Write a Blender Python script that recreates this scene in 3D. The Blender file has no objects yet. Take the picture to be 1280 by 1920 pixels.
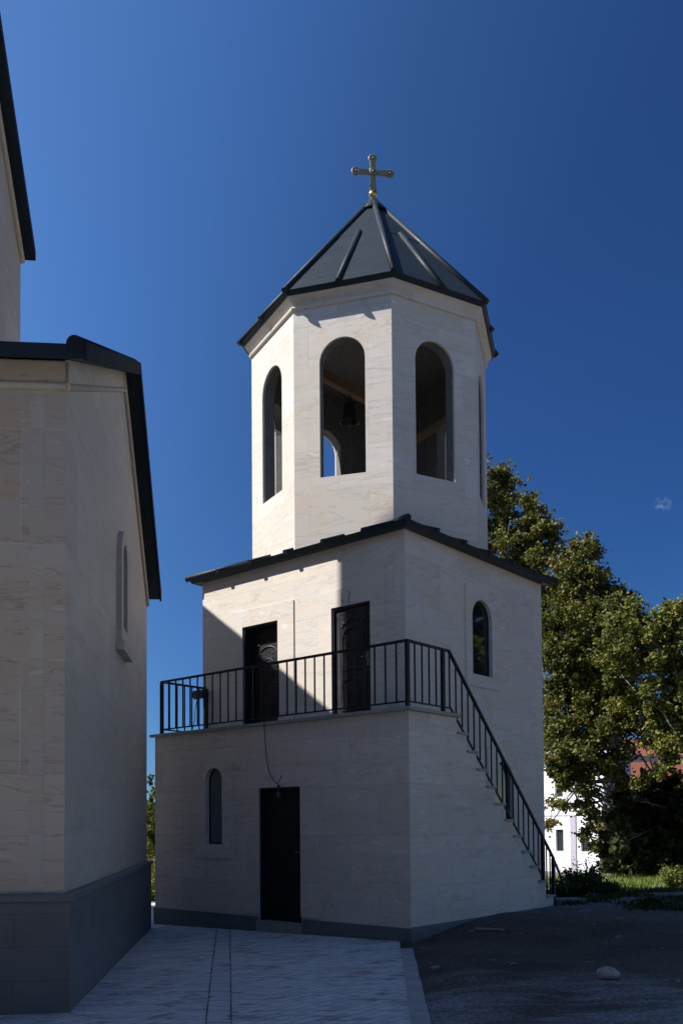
import bpy, bmesh, math, random
import numpy as np
from math import sin, cos, pi, radians, atan2, sqrt
from mathutils import Vector, Matrix

# ------------------------------------------------------------------ camera, sky, sun
sc = bpy.context.scene
CO = sc.collection
FPX, PITCH, ROLL, CX, CY, EYE = 1691.465, 0.0360, -0.0068, 594.08, 1485.17, 1.6   # a shift lens: the photo keeps its verticals upright
cam = bpy.data.cameras.new('camera'); camo = bpy.data.objects.new('camera', cam); CO.objects.link(camo)
cam.sensor_fit = 'VERTICAL'; cam.sensor_height = 36; cam.lens = FPX / 1920 * 36
cam.shift_x = (640 - CX) / 1920; cam.shift_y = (CY - 960) / 1920
cam.clip_start = .05; cam.clip_end = 5000
_c, _s = cos(ROLL), sin(ROLL)
_up0 = Vector((0, -sin(PITCH), cos(PITCH))); _rt = Vector((1, 0, 0)); _fw = Vector((0, cos(PITCH), sin(PITCH)))
_R = _rt * _c + _up0 * _s; _U = _up0 * _c - _rt * _s
camo.matrix_world = Matrix(((_R.x, _U.x, -_fw.x, 0), (_R.y, _U.y, -_fw.y, 0), (_R.z, _U.z, -_fw.z, EYE), (0, 0, 0, 1)))
sc.camera = camo

SUN_AZ, SUN_EL = radians(-172.0), radians(46.4)
SUN = Vector((cos(SUN_AZ) * cos(SUN_EL), sin(SUN_AZ) * cos(SUN_EL), sin(SUN_EL)))
sl = bpy.data.lights.new('sun', 'SUN'); slo = bpy.data.objects.new('sun', sl); CO.objects.link(slo)
sl.energy = 4.7; sl.angle = radians(.55); sl.color = (1, .98, .95)
slo.rotation_euler = SUN.to_track_quat('Z', 'Y').to_euler()
w = bpy.data.worlds.new('World'); sc.world = w; w.use_nodes = True
wn = w.node_tree; wn.nodes.clear()
sky = wn.nodes.new('ShaderNodeTexSky'); sky.sky_type = 'NISHITA'; sky.sun_disc = False
sky.sun_elevation = SUN_EL; sky.sun_rotation = atan2(SUN.x, SUN.y)
sky.altitude = 600; sky.air_density = 1.0; sky.dust_density = .15; sky.ozone_density = 4.5
bg = wn.nodes.new('ShaderNodeBackground'); bg.inputs[1].default_value = .104
wo = wn.nodes.new('ShaderNodeOutputWorld')
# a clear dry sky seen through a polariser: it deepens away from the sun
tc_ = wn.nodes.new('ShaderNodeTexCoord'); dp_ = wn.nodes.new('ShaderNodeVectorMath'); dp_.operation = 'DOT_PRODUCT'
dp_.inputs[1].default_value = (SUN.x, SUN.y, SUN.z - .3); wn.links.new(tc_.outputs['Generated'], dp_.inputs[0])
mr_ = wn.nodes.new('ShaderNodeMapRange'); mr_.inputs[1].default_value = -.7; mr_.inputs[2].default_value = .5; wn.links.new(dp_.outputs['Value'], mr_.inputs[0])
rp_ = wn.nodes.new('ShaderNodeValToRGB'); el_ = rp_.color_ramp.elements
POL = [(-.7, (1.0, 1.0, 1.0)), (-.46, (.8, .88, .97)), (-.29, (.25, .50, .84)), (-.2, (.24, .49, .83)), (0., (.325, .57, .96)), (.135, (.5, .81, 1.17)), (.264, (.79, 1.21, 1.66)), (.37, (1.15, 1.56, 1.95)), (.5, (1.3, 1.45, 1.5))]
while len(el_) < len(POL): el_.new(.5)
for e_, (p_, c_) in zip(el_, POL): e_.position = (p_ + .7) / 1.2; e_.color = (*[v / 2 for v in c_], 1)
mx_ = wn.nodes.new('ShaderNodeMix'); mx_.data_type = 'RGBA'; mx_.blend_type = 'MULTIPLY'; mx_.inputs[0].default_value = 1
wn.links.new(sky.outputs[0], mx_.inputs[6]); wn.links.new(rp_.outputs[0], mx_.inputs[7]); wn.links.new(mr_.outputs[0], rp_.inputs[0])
WISP = Vector((.344, .8845, .315)).normalized()
wd_ = wn.nodes.new('ShaderNodeVectorMath'); wd_.operation = 'DISTANCE'; wd_.inputs[1].default_value = WISP
wnz = wn.nodes.new('ShaderNodeTexNoise'); wnz.inputs['Scale'].default_value = 120; wnz.inputs['Detail'].default_value = 6; wnz.inputs['Roughness'].default_value = .65
wn.links.new(tc_.outputs['Generated'], wd_.inputs[0]); wn.links.new(tc_.outputs['Generated'], wnz.inputs['Vector'])
wm1 = wn.nodes.new('ShaderNodeMapRange'); wm1.inputs[1].default_value = 0; wm1.inputs[2].default_value = .0095; wm1.inputs[3].default_value = 1; wm1.inputs[4].default_value = 0; wn.links.new(wd_.outputs['Value'], wm1.inputs[0])
wm2 = wn.nodes.new('ShaderNodeMapRange'); wm2.inputs[1].default_value = .47; wm2.inputs[2].default_value = .8; wn.links.new(wnz.outputs['Fac'], wm2.inputs[0])
wmm = wn.nodes.new('ShaderNodeMath'); wmm.operation = 'MULTIPLY'; wn.links.new(wm1.outputs[0], wmm.inputs[0]); wn.links.new(wm2.outputs[0], wmm.inputs[1])
cl_ = wn.nodes.new('ShaderNodeMix'); cl_.data_type = 'RGBA'; cl_.inputs[7].default_value = (2.2, 3.0, 4.6, 1)
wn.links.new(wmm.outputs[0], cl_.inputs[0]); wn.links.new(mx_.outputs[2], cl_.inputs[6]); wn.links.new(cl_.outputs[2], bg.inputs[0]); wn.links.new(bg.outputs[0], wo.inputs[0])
sc.view_settings.view_transform = 'Standard'; sc.view_settings.look = 'None'
sc.view_settings.exposure = 0.75; sc.view_settings.gamma = 1
sc.cycles.max_bounces = 8

rng = np.random.default_rng(7); random.seed(7)

# ------------------------------------------------------------------ materials
class NT:
    def __init__(s, name):
        s.m = bpy.data.materials.new(name); s.m.use_nodes = True; s.t = s.m.node_tree; s.t.nodes.clear()
        s.out = s.n('ShaderNodeOutputMaterial'); s.b = s.n('ShaderNodeBsdfPrincipled'); s.l(s.b.outputs[0], s.out.inputs[0])
    def n(s, k, **kw):
        o = s.t.nodes.new(k)
        for a, v in kw.items(): setattr(o, a, v)
        return o
    def l(s, a, b): s.t.links.new(a, b)
    def uv(s, scale=(1, 1, 1), rot=0, obj=False):
        tc = s.n('ShaderNodeTexCoord'); mp = s.n('ShaderNodeMapping'); mp.inputs['Scale'].default_value = scale
        mp.inputs['Rotation'].default_value = (0, 0, rot)
        s.l(tc.outputs['Object' if obj else 'UV'], mp.inputs[0]); return mp.outputs[0]
    def noise(s, vec, scale, detail=5, rough=.55, dist=0):
        o = s.n('ShaderNodeTexNoise'); o.inputs['Scale'].default_value = scale; o.inputs['Detail'].default_value = detail
        o.inputs['Roughness'].default_value = rough; o.inputs['Distortion'].default_value = dist
        if vec is not None: s.l(vec, o.inputs['Vector'])
        return o.outputs['Fac']
    def ramp(s, fac, stops):
        o = s.n('ShaderNodeValToRGB'); e = o.color_ramp.elements
        while len(e) < len(stops): e.new(.5)
        for i, (p, c) in enumerate(stops):
            e[i].position = p; e[i].color = (*c, 1) if isinstance(c, tuple) else (c, c, c, 1)
        s.l(fac, o.inputs[0]); return o.outputs[0]
    def mix(s, fac, a, b, mode='MIX'):
        o = s.n('ShaderNodeMix', data_type='RGBA', blend_type=mode)
        for v, i in ((fac, 0), (a, 6), (b, 7)):
            if isinstance(v, (int, float)): o.inputs[i].default_value = v
            elif isinstance(v, tuple): o.inputs[i].default_value = (*v, 1)
            else: s.l(v, o.inputs[i])
        return o.outputs[2]
    def bump(s, h, strength=.3, dist=.01):
        o = s.n('ShaderNodeBump'); o.inputs['Strength'].default_value = strength; o.inputs['Distance'].default_value = dist
        s.l(h, o.inputs['Height']); s.l(o.outputs[0], s.b.inputs['Normal']); return o
    def set(s, col=None, rough=None, metal=None, spec=None):
        if col is not None:
            if isinstance(col, tuple): s.b.inputs['Base Color'].default_value = (*col, 1)
            else: s.l(col, s.b.inputs['Base Color'])
        if rough is not None:
            if isinstance(rough, (int, float)): s.b.inputs['Roughness'].default_value = rough
            else: s.l(rough, s.b.inputs['Roughness'])
        if metal is not None: s.b.inputs['Metallic'].default_value = metal
        if spec is not None: s.b.inputs['Specular IOR Level'].default_value = spec
        return s.m

def brick(n, vec, wdt, hgt, mortar, c1, c2, cm, off=.5, bias=0):
    b = n.n('ShaderNodeTexBrick'); b.inputs['Scale'].default_value = 1; b.inputs['Brick Width'].default_value = wdt
    b.inputs['Row Height'].default_value = hgt; b.inputs['Mortar Size'].default_value = mortar; b.inputs['Mortar Smooth'].default_value = .1
    b.inputs['Bias'].default_value = bias; b.offset = off
    for k, c in (('Color1', c1), ('Color2', c2), ('Mortar', cm)): b.inputs[k].default_value = (*c, 1)
    n.l(vec, b.inputs['Vector']); return b

def stone_mat(name, base, bw, bh, vein_rot=0.0, vein=1.0, mortar=.66):
    n = NT(name); uv = n.uv()
    b = brick(n, uv, bw, bh, .004, base, tuple(c * .82 for c in base), tuple(c * mortar for c in base))
    rnd = brick(n, uv, bw, bh, 0., (0, 0, 0), (1, 1, 1), (0, 0, 0))                   # every slab cut from another bed
    def shifted(scale, rot, k):
        sh = n.n('ShaderNodeVectorMath', operation='MULTIPLY_ADD'); n.l(rnd.outputs[0], sh.inputs[0]); sh.inputs[1].default_value = (k, k * 1.7, k); n.l(n.uv(scale, rot), sh.inputs[2]); return sh.outputs[0]
    big = n.noise(shifted((.6, 1.0, 1), vein_rot, 3), 1.1, 5, .6, .6)
    col = n.mix(n.ramp(big, [(.36, 0.), (.66, .7)]), b.outputs[0], (base[0] * .90, base[1] * .82, base[2] * .72))
    st = n.noise(shifted((.4, 3.6, 1), vein_rot, 7), 1.5, 8, .6, .9)                  # bedding
    col = n.mix(n.ramp(st, [(.25, .8), (.45, 0.), (.57, 0.), (.73, .6)]), col, (base[0] * .78, base[1] * .75, base[2] * .71))
    th = n.noise(shifted((.45, 2.4, 1), vein_rot, 5), 1.25, 7, .6, 1.1)               # wavy brown veins
    col = n.mix(n.ramp(th, [(.482, 0.), (.497, .6 * vein), (.51, 0.)]), col, (base[0] * .62, base[1] * .53, base[2] * .43))
    blot = n.noise(shifted((1, 1.5, 1), 0, 4), 1.7, 6, .65, .9)
    col = n.mix(n.ramp(blot, [(.56, 0.), (.7, .55)]), col, (base[0] * .95, base[1] * .76, base[2] * .55))
    pale = n.noise(shifted((1.2, 2.6, 1), 0, 6), 2.6, 3, .5, .4)
    col = n.mix(n.ramp(pale, [(.66, 0.), (.71, .5)]), col, tuple(min(.8, c * 1.12) for c in base))
    drip = n.noise(n.uv((5, .35, 1)), 1.2, 5, .6); col = n.mix(n.ramp(drip, [(.6, 0.), (.8, .3)]), col, tuple(c * .7 for c in base))
    fine = n.noise(uv, 60, 3, .6)
    n.set(col, n.ramp(st, [(.3, .66), (.7, .5)]), spec=.3)
    h = n.mix(.35, st, fine); hm = n.mix(b.outputs['Fac'], h, (0, 0, 0)); n.bump(hm, .25, .008)
    return n.m
M = {}
M['stone'] = stone_mat('travertine', (.70, .648, .585), 1.05, .72)
M['stone_church'] = stone_mat('church_travertine', (.56, .50, .43), .95, 1.02, 0, 1.3, 1.22)
M['stone_gable'] = stone_mat('gable_travertine', (.56, .515, .46), 1.5, 1.02, .9, .7)
def grey_stone():
    n = NT('grey_basalt'); uv = n.uv()
    b = brick(n, uv, 1.0, .285, .003, (.15, .165, .175), (.125, .14, .15), (.06, .065, .07))
    f = n.noise(uv, 45, 4, .7); g = n.noise(uv, 2.2, 5, .6)
    col = n.mix(n.ramp(f, [(.35, .5), (.65, 0.)]), b.outputs[0], (.08, .09, .1))
    col = n.mix(n.ramp(g, [(.4, 0.), (.75, .5)]), col, (.2, .21, .205))
    n.bump(f, .2, .004); return n.set(col, .6, spec=.4)
M['grey'] = grey_stone()
def slab():
    n = NT('slab_stone'); f = n.noise(n.uv(), 14, 5, .65); g = n.noise(n.uv(), 70, 2)
    n.bump(g, .1, .003); return n.set(n.ramp(f, [(.3, (.22, .22, .2)), (.7, (.33, .33, .3))]), .55)
M['slab'] = slab()
def roofmetal():
    n = NT('roof_sheet'); f = n.noise(n.uv(), 1.6, 6, .6); g = n.noise(n.uv((1, 6, 1)), 3, 4)
    col = n.ramp(f, [(.3, (.013, .021, .027)), (.7, (.018, .027, .034))])
    n.bump(g, .1, .01); return n.set(col, n.ramp(g, [(.3, .46), (.7, .62)]), 0., .24)
M['roof'] = roofmetal()
def painted(name, c, rough=.45, spec=.4, metal=0):
    n = NT(name); f = n.noise(n.uv(), 9, 5, .6)
    col = n.ramp(f, [(.3, tuple(x * .8 for x in c)), (.7, tuple(x * 1.15 for x in c))])
    n.bump(n.noise(n.uv(), 80, 2), .06, .002); return n.set(col, n.ramp(f, [(.3, rough - .07), (.7, rough + .1)]), metal, spec)
M['roof_edge'] = painted('roof_edge_sheet', (.017, .024, .030), .75, .08)
M['black'] = painted('black_paint', (.011, .012, .014), .5, .3)
M['door'] = painted('dark_door_metal', (.012, .0125, .014), .42, .45)
M['frame'] = painted('dark_window_frame', (.016, .017, .019), .45)
M['wood'] = painted('beam_wood', (.2, .12, .06), .65)
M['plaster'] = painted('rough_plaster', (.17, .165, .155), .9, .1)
M['bronze'] = painted('bell_bronze', (.06, .065, .06), .4, .5, .8)
M['gold'] = painted('gilded_metal', (.62, .42, .13), .26, .5, 1.0)
M['pewter'] = painted('tarnished_gilt', (.24, .21, .13), .45, .5, .35)
M['rope'] = painted('rope', (.16, .14, .11), .9)
M['wire'] = painted('wire', (.012, .012, .012), .6)
M['bulb'] = painted('bulb_glass', (.06, .06, .06), .15)
def glass(name, c, spec=.5):
    n = NT(name); f = n.noise(n.uv(), 2.2, 3); n.bump(f, .02, .02); return n.set(c, .035, 0, spec)
M['glass'] = glass('dark_glass', (.012, .014, .015), .8)
M['glass_pale'] = glass('backed_glass', (.13, .14, .15), .6)
M['curtain'] = painted('pale_panel', (.3, .33, .35), .7)
def bark():
    n = NT('bark'); f = n.noise(n.uv(obj=True), 5, 5, .6)
    return n.set(n.ramp(f, [(.35, (.08, .075, .06)), (.5, (.27, .25, .215)), (.65, (.12, .11, .09))]), .8)
M['bark'] = bark()
def leaf(name, a, b, c):
    n = NT(name); at = n.n('ShaderNodeAttribute', attribute_name='tone'); uv = n.uv(obj=True)
    col = n.ramp(at.outputs['Fac'], [(0., a), (.55, b), (1., c)])
    n.set(col, .55, spec=.18)
    tr = n.n('ShaderNodeBsdfTranslucent'); n.l(n.mix(.3, col, (.25, .26, .03)), tr.inputs[0])
    ms = n.n('ShaderNodeMixShader'); ms.inputs[0].default_value = .22
    n.l(n.b.outputs[0], ms.inputs[1]); n.l(tr.outputs[0], ms.inputs[2]); n.l(ms.outputs[0], n.out.inputs[0]); return n.m
M['leaf'] = leaf('plane_leaf', (.055, .07, .016), (.135, .132, .03), (.25, .2, .055))
M['leaf2'] = leaf('bright_leaf', (.065, .088, .016), (.14, .148, .028), (.25, .21, .055))
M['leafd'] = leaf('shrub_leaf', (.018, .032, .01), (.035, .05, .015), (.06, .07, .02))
M['blade'] = leaf('grass_blade', (.075, .13, .018), (.13, .19, .03), (.3, .25, .08))
M['pebble'] = painted('pebble', (.22, .215, .2), .8, .2)
M['boulder'] = (lambda n: (n.bump(n.noise(n.uv(obj=True), 20, 5), .25, .01), n.set(n.ramp(n.noise(n.uv(obj=True), 5, 6, .65, .5), [(.35, (.2, .18, .14)), (.5, (.36, .34, .29)), (.7, (.5, .48, .44))]), .7))[1])(NT('boulder_stone'))
def paver():
    n = NT('paver'); uv = n.uv((1, 1, 1), -.85)
    b = brick(n, uv,   .34, .105, .005, (.68, .66, .635), (.60, .585, .56), (.27, .26, .245), .5)
    b2 = brick(n, uv, .34, .105, .004, (0, 0, 0), (1, 1, 1), (0, 0, 0), .5)
    pick = n.n('ShaderNodeMath', operation='MULTIPLY'); n.l(b2.outputs[0], pick.inputs[0])
    n.l(n.ramp(n.noise(n.uv((1.3, 4, 1), -.85), 1.7, 5, .6, .4), [(.5, 0.), (.58, 1.)]), pick.inputs[1])
    col = n.mix(n.ramp(pick.outputs[0], [(.3, 0.), (.7, .75)]), b.outputs[0], (.25, .2, .17))
    wear = n.noise(n.uv((.8, 6, 1), -.85), 1.9, 6, .62, .7); col = n.mix(n.ramp(wear, [(.3, .95), (.48, 0.)]), col, (.24, .19, .165))
    dust = n.noise(n.uv((.8, 3.6, 1), -.85), 2.4, 7, .68, .8)
    col = n.mix(n.ramp(dust, [(.5, 0.), (.72, .6)]), col, (.68, .67, .66))
    fine = n.noise(n.uv(), 55, 3, .7)
    col = n.mix(n.ramp(fine, [(.6, 0.), (.67, .8)]), col, (.1, .09, .08))
    dirt = n.noise(n.uv((.5, 3.2, 1), -.85), 3.1, 6, .7); col = n.mix(n.ramp(dirt, [(.3, .6), (.46, 0.)]), col, (.24, .2, .175))
    h = n.mix(b.outputs['Fac'], dust, (0, 0, 0)); n.bump(h, .6, .012); return n.set(col, .72, spec=.3)
M['paver'] = paver()
def channel():
    n = NT('drain_concrete'); f = n.noise(n.uv((2, 6, 1)), 2, 5, .6); sp = n.noise(n.uv(), 3.3, 4, .6)
    col = n.ramp(f, [(.3, (.42, .41, .41)), (.7, (.64, .63, .62))]); col = n.mix(n.ramp(sp, [(.62, 0.), (.68, .9)]), col, (.07, .065, .06))
    jb = brick(n, n.uv(), 6., .48, .012, (1, 1, 1), (.88, .88, .88), (.3, .3, .3)); col = n.mix(1., col, jb.outputs[0], 'MULTIPLY')
    n.bump(f, .3, .01); return n.set(col, .7)
M['channel'] = channel()
def concrete(name, a, b):
    n = NT(name); f = n.noise(n.uv(), 2.2, 8, .65, .3); g = n.noise(n.uv(), 40, 4, .7)
    col = n.mix(n.ramp(g, [(.4, .35), (.6, 0.)]), n.ramp(f, [(.3, a), (.7, b)]), tuple(x * .6 for x in a)); n.bump(g, .3, .006); return n.set(col, .8)
M['kerb'] = concrete('kerb_concrete', (.3, .295, .29), (.46, .45, .44))
M['block'] = concrete('block_concrete', (.18, .18, .18), (.28, .28, .27))
def gravel():
    n = NT('gravel_ground'); uv = n.uv(); g = n.noise(uv, 26, 6, .75); f = n.noise(uv, .55, 6, .62, .4); v = n.n('ShaderNodeTexVoronoi'); v.inputs['Scale'].default_value = 34
    n.l(uv, v.inputs['Vector'])
    dark = n.ramp(g, [(.32, (.05, .036, .027)), (.48, (.10, .074, .056)), (.57, (.145, .112, .088)), (.70, (.30, .255, .215))])
    pale = n.ramp(g, [(.32, (.10, .095, .09)), (.5, (.25, .24, .23)), (.68, (.5, .49, .47))])
    sx = n.n('ShaderNodeSeparateXYZ'); n.l(uv, sx.inputs[0])
    # bare worn concrete begins about nine metres out and shows through the grit in patches
    md = n.n('ShaderNodeMath', operation='MULTIPLY_ADD'); n.l(f, md.inputs[0]); md.inputs[1].default_value = 3.8; n.l(sx.outputs['Y'], md.inputs[2])
    near = n.n('ShaderNodeMapRange'); n.l(md.outputs[0], near.inputs[0]); near.inputs[1].default_value = 9.6; near.inputs[2].default_value = 11.6; near.inputs[3].default_value = .9; near.inputs[4].default_value = 0
    far = n.n('ShaderNodeMapRange'); n.l(sx.outputs['Y'], far.inputs[0]); far.inputs[1].default_value = 13; far.inputs[2].default_value = 17; far.inputs[3].default_value = 0; far.inputs[4].default_value = .55
    blot = n.ramp(n.noise(n.uv((.7, 1.8, 1)), 1.1, 8, .72, .5), [(.42, .12), (.56, 1.)])
    patch = n.ramp(n.noise(uv, .8, 6, .65, .8), [(.35, .62), (.6, 1.)]); dark = n.mix(1., dark, patch, 'MULTIPLY')
    nb = n.n('ShaderNodeMath', operation='MULTIPLY'); n.l(near.outputs[0], nb.inputs[0]); n.l(blot, nb.inputs[1])
    col = n.mix(nb.outputs[0], dark, pale); col = n.mix(far.outputs[0], col, pale)
    n.bump(n.mix(.5, g, v.outputs['Distance']), .5, .012); return n.set(col, .9, spec=.15)
M['gravel'] = gravel()
M['white_render'] = painted('white_render', (.8, .79, .78), .8, .2)
M['lilac'] = painted('lilac_trim', (.42, .38, .42), .8, .2)
M['grey_and_shaded_render'] = painted('grey_and_shaded_render', (.36, .34, .37), .85, .2)
M['brown_wall'] = painted('brown_wall', (.22, .11, .075), .8, .2)
M['tile'] = painted('roof_tile', (.20, .075, .04), .8, .2)
M['timber'] = painted('old_board', (.3, .27, .22), .85)
M['cloud'] = None

# ------------------------------------------------------------------ helpers
def tag(o, label=None, cat=None, group=None, kind=None):
    for k, v in (('label', label), ('category', cat), ('group', group), ('kind', kind)):
        if v: o[k] = v
    return o
def empty(name, loc=(0, 0, 0), rz=0, **kw):
    o = bpy.data.objects.new(name, None); CO.objects.link(o); o.location = loc; o.rotation_euler = (0, 0, rz); o.empty_display_size = .3
    return tag(o, **kw)

class MB:
    def __init__(s): s.v = []; s.f = []; s.sm = []
    def add(s, vs, fs, smooth=False):
        k = len(s.v); s.v += [tuple(v) for v in vs]; s.f += [tuple(i + k for i in f) for f in fs]; s.sm += [smooth] * len(fs); return s
    def box(s, x0, x1, y0, y1, z0, z1):
        vs = [(x, y, z) for z in (z0, z1) for y in (y0, y1) for x in (x0, x1)]
        return s.add(vs, [(0, 2, 3, 1), (4, 5, 7, 6), (0, 1, 5, 4), (2, 6, 7, 3), (0, 4, 6, 2), (1, 3, 7, 5)])
    def bar(s, p, q, wx, wz=None):
        """square bar between two points; wx across (horizontal), wz the other way"""
        wz = wz or wx; p, q = Vector(p), Vector(q); d = (q - p).normalized()
        a = d.cross(Vector((0, 0, 1))); a = Vector((1, 0, 0)) if a.length < 1e-4 else a.normalized(); b = a.cross(d).normalized()
        vs = [c + a * i * wx / 2 + b * j * wz / 2 for c in (p, q) for i, j in ((-1, -1), (1, -1), (1, 1), (-1, 1))]
        return s.add(vs, [(3, 2, 1, 0), (4, 5, 6, 7), (0, 1, 5, 4), (1, 2, 6, 5), (2, 3, 7, 6), (3, 0, 4, 7)])
    def tube(s, path, r, n=8, cap=True):
        P = [Vector(p) for p in path]; R = r if isinstance(r, (list, tuple)) else [r] * len(P); vs = []; fs = []
        up = None
        for i, p in enumerate(P):
            d = (P[min(i + 1, len(P) - 1)] - P[max(i - 1, 0)]).normalized()
            if up is None or abs(up.dot(d)) > .95: up = Vector((0, 0, 1)) if abs(d.z) < .9 else Vector((1, 0, 0))
            a = d.cross(up).normalized(); b = a.cross(d).normalized(); up = b
            for k in range(n): t = 2 * pi * k / n; vs.append(p + (a * cos(t) + b * sin(t)) * R[i])
        for i in range(len(P) - 1):
            for k in range(n): fs.append((i * n + k, i * n + (k + 1) % n, (i + 1) * n + (k + 1) % n, (i + 1) * n + k))
        s.add(vs, fs, True)
        if cap:
            b = len(s.v) - len(vs); s.f.append(tuple(b + k for k in reversed(range(n)))); s.sm.append(False)
            b += (len(P) - 1) * n; s.f.append(tuple(b + k for k in range(n))); s.sm.append(False)
        return s
    def lathe(s, prof, c=(0, 0, 0), n=24, smooth=True):
        vs = [(c[0] + r * cos(2 * pi * k / n), c[1] + r * sin(2 * pi * k / n), c[2] + z) for r, z in prof for k in range(n)]
        fs = [(i * n + k, i * n + (k + 1) % n, (i + 1) * n + (k + 1) % n, (i + 1) * n + k) for i in range(len(prof) - 1) for k in range(n)]
        return s.add(vs, fs, smooth)
    def ball(s, c, r, n=10, sq=(1, 1, 1)):
        m = n // 2 + 1; vs = []; fs = []
        for i in range(m + 1):
            th = pi * i / m
            for k in range(n): ph = 2 * pi * k / n; vs.append((c[0] + r * sq[0] * sin(th) * cos(ph), c[1] + r * sq[1] * sin(th) * sin(ph), c[2] + r * sq[2] * cos(th)))
        for i in range(m):
            for k in range(n): fs.append((i * n + k, (i + 1) * n + k, (i + 1) * n + (k + 1) % n, i * n + (k + 1) % n))
        return s.add(vs, fs, True)
    def loft(s, rings, smooth=False, close=True):
        n = len(rings[0]); vs = [p for r in rings for p in r]; fs = []
        for i in range(len(rings) - 1):
            for k in range(n if close else n - 1): fs.append((i * n + k, i * n + (k + 1) % n, (i + 1) * n + (k + 1) % n, (i + 1) * n + k))
        return s.add(vs, fs, smooth)
    def poly(s, pts): return s.add(pts, [tuple(range(len(pts)))])
    def prism(s, pts, d):
        """polygon swept along the vector d"""
        n = len(pts); d = Vector(d); P = [Vector(p) for p in pts]
        return s.add(P + [p + d for p in P], [tuple(reversed(range(n))), tuple(range(n, 2 * n))] + [(k, (k + 1) % n, n + (k + 1) % n, n + k) for k in range(n)])
    def panel(s, o, ex, nrm, outer, holes=(), t=.25, mitre=0, sides=True, back=True):
        """upright wall panel with openings: 2-D loops (u, z) on the plane through o, thickness t behind the face"""
        o, ex, nrm = Vector(o), Vector(ex), Vector(nrm); bm = bmesh.new()
        us = [u for u, _ in outer]; u0, u1 = min(us), max(us)
        def P(u, z, bk=False):
            if bk:
                if mitre and abs(u - u0) < 1e-6: u += mitre
                if mitre and abs(u - u1) < 1e-6: u -= mitre
            return o + ex * u + Vector((0, 0, z)) - (nrm * t if bk else Vector())
        for bk in ((False, True) if back else (False,)):
            es = []
            for lp in [outer, *holes]:
                vv = [bm.verts.new(P(u, z, bk and lp is outer) if (not bk or lp is outer) else P(u, z) - nrm * t) for u, z in lp]
                es += [bm.edges.new((vv[i], vv[(i + 1) % len(vv)])) for i in range(len(vv))]
            r = bmesh.ops.triangle_fill(bm, use_beauty=True, use_dissolve=False, edges=es)
            fl = [g for g in r['geom'] if isinstance(g, bmesh.types.BMFace)]
            want = -nrm if bk else nrm
            for f in fl:
                f.normal_update()
                if f.normal.dot(want) < 0: f.normal_flip()
        bm.verts.index_update()
        s.add([v.co.copy() for v in bm.verts], [[v.index for v in f.verts] for f in bm.faces]); bm.free()
        for lp in ([outer] if sides else []) + list(holes):
            n = len(lp); A = [P(u, z) for u, z in lp]
            B = [P(u, z, True) for u, z in lp] if lp is outer else [a - nrm * t for a in A]
            s.add(A + B, [(k, (k + 1) % n, n + (k + 1) % n, n + k) for k in range(n)])
        return s
    def build(s, name, mat, parent=None, loc=None, bevel=0):
        me = bpy.data.meshes.new(name); me.from_pydata([tuple(v) for v in s.v], [], s.f)
        me.polygons.foreach_set('use_smooth', s.sm); boxuv(me); me.materials.append(mat)
        o = bpy.data.objects.new(name, me); CO.objects.link(o); o.parent = parent
        if loc: o.location = loc
        if bevel:
            b = o.modifiers.new('bevel', 'BEVEL'); b.width = bevel; b.segments = 2; b.limit_method = 'ANGLE'; b.angle_limit = radians(50)
        return o
def boxuv(me):
    uvl = me.uv_layers.new(name='UVMap').data; co = [v.co for v in me.vertices]
    for p in me.polygons:
        n = p.normal
        if abs(n.z) > .75:
            for li in p.loop_indices: c = co[me.loops[li].vertex_index]; uvl[li].uv = (c.x, c.y)
        else:
            l = sqrt(n.x * n.x + n.y * n.y) or 1; tx, ty = -n.y / l, n.x / l
            for li in p.loop_indices: c = co[me.loops[li].vertex_index]; uvl[li].uv = (c.x * tx + c.y * ty, c.z)
def arch(u0, u1, z0, zt, n=14, flat=1.0):
    r = (u1 - u0) / 2; c = (u0 + u1) / 2; zs = zt - r * flat
    return [(u0, z0), (u1, z0)] + [(c + r * cos(pi * k / n), zs + r * flat * sin(pi * k / n)) for k in range(n + 1)]
def rect(u0, u1, z0, z1): return [(u0, z0), (u1, z0), (u1, z1), (u0, z1)]
def pix(px, py, depth):
    """the point of the place at a given distance ahead, along the line of sight of a photo pixel"""
    du, dv = px - CX, py - CY; u = _c * du + _s * dv; v = -_s * du + _c * dv; z = -v
    d = Vector((u, FPX * cos(PITCH) - z * sin(PITCH), FPX * sin(PITCH) + z * cos(PITCH))) / FPX
    return Vector((0, 0, EYE)) + d * (depth / d.y)

# ------------------------------------------------------------------ the lie of the land
FX, FY, TA = 1.2584, 12.2927, 0.72069
Ux, Uy, Vx, Vy = -cos(TA), sin(TA), sin(TA), cos(TA)
def sstep(a, b, x): t = np.clip((x - a) / (b - a), 0, 1); return t * t * (3 - 2 * t)
def ground(x, y):
    x = np.asarray(x, float); y = np.asarray(y, float); dx, dy = x - FX, y - FY
    u = dx * Ux + dy * Uy; v = dx * Vx + dy * Vy
    z = -.023 * np.clip(u, -1.5, 6.5)
    z = z + .14 * sstep(-.1, 1.6, v) * sstep(-5.5, -.3, u) * (1 - .75 * sstep(7, 12, v))         # grit banked along the stair wall
    z = z - .9 * sstep(27, 40, y) * sstep(-20, 4, x)
    z = z + 2.2 * sstep(60, 200, np.hypot(x, y - 5))*sstep(-10,-60,x)
    return z
def axis(lo, hi, fine, f0, f1):
    a = list(np.arange(f0, f1 + fine / 2, fine)); st = fine
    v = f0
    while v > lo: st *= 1.35; v -= st; a.insert(0, v)
    v = f1; st = fine
    while v < hi: st *= 1.35; v += st; a.append(v)
    return np.array(a)
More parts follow.
